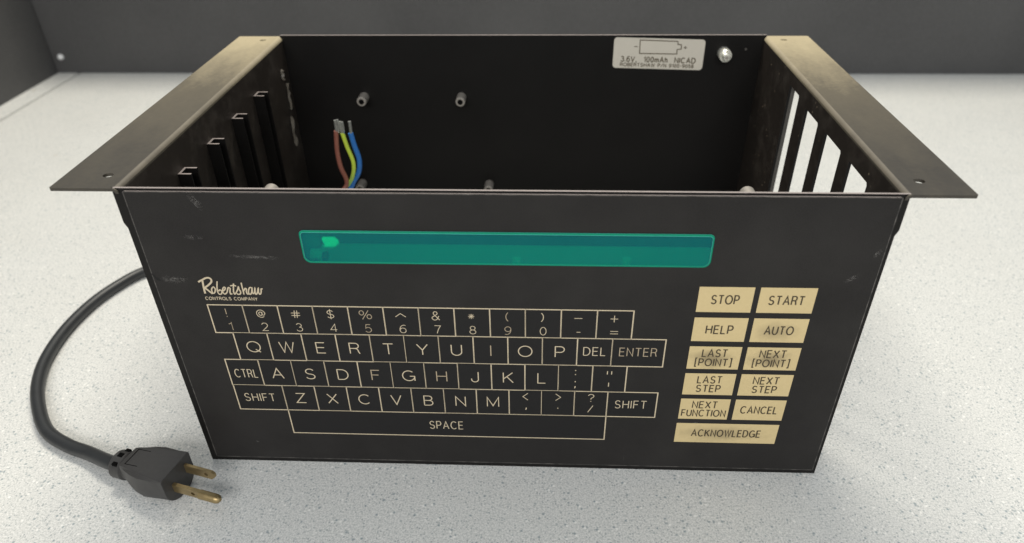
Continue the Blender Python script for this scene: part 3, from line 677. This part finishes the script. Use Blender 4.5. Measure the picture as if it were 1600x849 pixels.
for z1, z0, a, b in rows:
    wa = M['worn2'] if a[-1] == '[POINT]' else M['button']
    wb = M['worn2'] if b[-1] == '[POINT]' else M['worn1'] if b[0] in ('AUTO',) else M['button']
    button(92.2, 118.2, z1, z0, a, wa); button(120.9, 147.3, z1, z0, b, wb)
button(92.0, 147.0, 39.1, 24.4, ('ACKNOWLEDGE',), M['worn1'])

# ================================================================ THE POWER CORD
CB = thing('power_cord', 'thick black mains cord with a brass-pronged plug, lying on the table left of the box', 'power cord', (-230, 60, 0))
R_ = 4.1
path = [(-219, -13.6, 11.0), (-229, -10.6, 9.0), (-247.5, -1.2, 5.2), (-264, 5.2, R_), (-282.5, 15.5, R_), (-298.5, 33, R_), (-313.5, 56, R_), (-323.5, 82, R_), (-328, 113, R_), (-326, 144, R_), (-318.5, 169, R_), (-306, 190, R_), (-280, 207, R_), (-240, 214, 6), (-205, 213, 7), (-174, 212, 7.5), (-160, 211, 7.5)]
bm = newbm(); tube(bm, catmull(path, 10), R_, 22); obj('cable', bm, M['rubber'], CB, smooth=True)
bm = newbm(); tube(bm, [(-172.9, 212, 7.5), (-166, 212, 7.5), (-163, 211.6, 7.5)], 6.0, 20, rfun=lambda u: 1 if u < .7 else .86); obj('strain_relief', bm, M['nylon'], CB, smooth=True)
# inner wires rising inside the box
def wire(pts, r, m, tips, label):
    bm = newbm(); tube(bm, catmull(pts, 6), r, 14)
    o = obj('wire', bm, m, CB, smooth=True, label=label)
    top, d = Vector(pts[0]), (Vector(pts[0]) - Vector(pts[1])).normalized()
    b = newbm()
    for dx, ln in tips: tube(b, [top + Vector((dx, 0, -1)), top + Vector((dx * 1.6, 0, ln * .5)), top + Vector((dx * 1.3, 0, ln))], r * .55 if len(tips) > 1 else r * .62, 8)
    obj('strand', b, M['copper'], o, smooth=True)
wire([(-122.9, 170, 135.4), (-124.3, 170, 121.3), (-123.8, 170, 109), (-121.8, 170, 94), (-136, 160, 85), (-154, 146, 79), (-166, 132, 70), (-169, 128, 45), (-169, 140, 12), (-169, 170, 6), (-168.5, 200, 6.5), (-166, 211, 8)], 1.6, M['brown'], [(0.2, 7.8), (1.4, 8.2)], 'brown wire')
wire([(-119.2, 171, 133.6), (-117.3, 171, 123.7), (-114.6, 171, 112), (-116.2, 171, 102.0), (-121.4, 171, 93.5), (-136, 160, 83), (-154, 146, 79), (-166, 132, 70), (-169, 128, 45), (-169, 140, 12), (-169, 170, 6), (-168.5, 200, 6.5), (-166, 211, 7.5)], 1.45, M['gy'], [(-0.2, 8.4), (0.8, 8.0)], 'green and yellow wire')
wire([(-113.9, 172.5, 133.0), (-112.5, 172.5, 123.5), (-110.6, 172.5, 113.5), (-112, 172.5, 104), (-116.5, 172.5, 96.5), (-121, 171, 90), (-136, 160, 82), (-154, 146, 79), (-166, 132, 70), (-169, 128, 45), (-169, 140, 12), (-169, 170, 6), (-168.5, 200, 6.5), (-166, 211, 7)], 1.75, M['blue'], [(0.3, 8.4)], 'blue wire')
# plug: sections along its axis, flat top and rounded belly
AX = Vector((0.966, -0.259, 0)).normalized(); AC = Vector((-AX.y, AX.x, 0))     # AC points away from the camera
P0 = Vector((-225.5, -11.9, 0))
def P(s, c, z): return P0 + AX * s + AC * c + Vector((0, 0, z))
def section(s, hw, z0, z1, et, eb, bulge, n=48):
    s = 4.2 + s * 0.786; hw *= 0.92; z1 *= 0.97
    pts = []; zc = z0 + (z1 - z0) * 0.52
    for i in range(n):
        a = 2 * math.pi * i / n; c_, s_ = math.cos(a), math.sin(a); e = et if s_ >= 0 else eb
        wide = hw * (1 + bulge * (1 if s_ <= 0.02 else max(0.0, 1 - s_ / 0.35)))
        pts.append(P(s, wide * math.copysign(abs(c_) ** e, c_), zc + (z1 - zc if s_ >= 0 else zc - z0) * math.copysign(abs(s_) ** e, s_)))
    return pts
secs = [(0, 7.8, 3.4, 18.6, 1, 1, 0), (1, 8.6, 2.8, 19.3, 1, 1, 0), (9, 8.6, 2.6, 19.4, 1, 1, 0), (10, 7.4, 3.2, 18.6, 1, 1, 0), (12.0, 7.6, 3.0, 18.8, .9, 1, 0), (12.4, 7.6, 2.2, 20.6, .14, .9, 0), (15.5, 8.0, 1.6, 21.2, .10, .9, .08),
        (20, 8.7, 1.0, 21.6, .09, .85, .22), (26, 9.5, 0.5, 22.0, .085, .8, .34), (33, 10.4, 0.2, 22.3, .08, .8, .34), (40, 11.2, 0.2, 22.5, .08, .85, .20), (47, 11.9, 0.2, 22.6, .08, .9, .06), (53.0, 12.4, 0.2, 22.7, .08, .95, 0), (53.3, 12.2, 0.4, 22.5, .08, .95, 0)]
bm = newbm(); rg = [[bm.verts.new(p) for p in section(*s)] for s in secs]
for a, b in zip(rg, rg[1:]):
    for k in range(len(a)): bm.faces.new([a[k], a[(k + 1) % len(a)], b[(k + 1) % len(a)], b[k]])
bm.faces.new(rg[0]); bm.faces.new(rg[-1])
def bar(pts8, mi): 
    vs = [bm.verts.new(p) for p in pts8]
    for q in ((0, 1, 3, 2), (4, 6, 7, 5), (0, 4, 5, 1), (2, 3, 7, 6), (0, 2, 6, 4), (1, 5, 7, 3)):
        fc = bm.faces.new([vs[i] for i in q]); fc.material_index = mi
def pbox(s0, s1, c0, c1, z0, z1, mi): bar([P(s, c, z) for s in (s0, s1) for c in (c0, c1) for z in (z0, z1)], mi)
for c, zt in ((-4.6, 18.2), (0.3, 19.6), (4.9, 18.1)): pbox(7.2, 10.2, c - 1.3, c + 1.3, zt - 3.2, zt - 0.45, 1)   # slots of the strain relief as black blocks, their shade painted
pbox(17.0, 17.45, -5.6, 5.7, 19.6, 20.78, 1)
for c0 in (5.3, -5.6): bar([P(s_, c0 + dc, (20.74 if s_ < 20 else 21.42) + dz) for s_ in (17.45, 25.5) for dc in (0, .4) for dz in (-1.2, 0)], 1)                              # moulded outline on the flat top
body = obj('plug_body', bm, [M['plug'], M['plugdark']], CB, smooth=True)
# far flat blade with a hole and bevelled tip
def blade(c, zc, hw, hz, s0, s1, tip, holes_s, rnd):
    bm = newbm(); top = []
    if rnd: ol = [(s0, -hz), (s1 - hz, -hz)] + [(s1 - hz + hz * math.cos(a), hz * math.sin(a)) for a in [math.radians(-80 + 16 * i) for i in range(11)]] + [(s1 - hz, hz), (s0, hz)]
    else: ol = [(s0, -hz), (s1 - tip, -hz), (s1, -hz + tip * .9), (s1, hz - tip * .5), (s1 - tip * .6, hz), (s0, hz)]
    hol = [circ(holes_s, 0, 1.25, 14)]
    loops = [ol] + hol; flat = [p for lp in loops for p in lp]
    tris = tessellate_polygon([[Vector((a, b, 0)) for a, b in lp] for lp in loops])
    A = [bm.verts.new(P(a, c - hw, zc + b)) for a, b in flat]; B = [bm.verts.new(P(a, c + hw, zc + b)) for a, b in flat]
    for t in tris:
        bm.faces.new([A[i] for i in t]); bm.faces.new([B[i] for i in t])
    k = 0
    for lp in loops:
        for i in range(len(lp)):
            j = (i + 1) % len(lp); bm.faces.new([A[k + i], A[k + j], B[k + j], B[k + i]])
        k += len(lp)
    return bm
obj('prong', blade(6.2, 14.2, 0.8, 3.0, 45.8, 65.5, 2.6, 60, False), M['brass'], CB, label='shorter flat blade with an angled tip')
bm = blade(-4.8, 10.9, 1.0, 2.8, 45.8, 75.6, 1, 59, True)
tube(bm, [P(63, -4.8, 10.9), P(73, -4.8, 10.9), P(74.8, -4.8, 10.9), P(75.9, -4.8, 10.9)], 2.6, 16, rfun=lambda u: (1, 1, .85, .4)[min(3, int(u * 3 + .01))])
obj('prong', bm, M['brass'], CB, smooth=True, label='longer prong with a rounded tip')
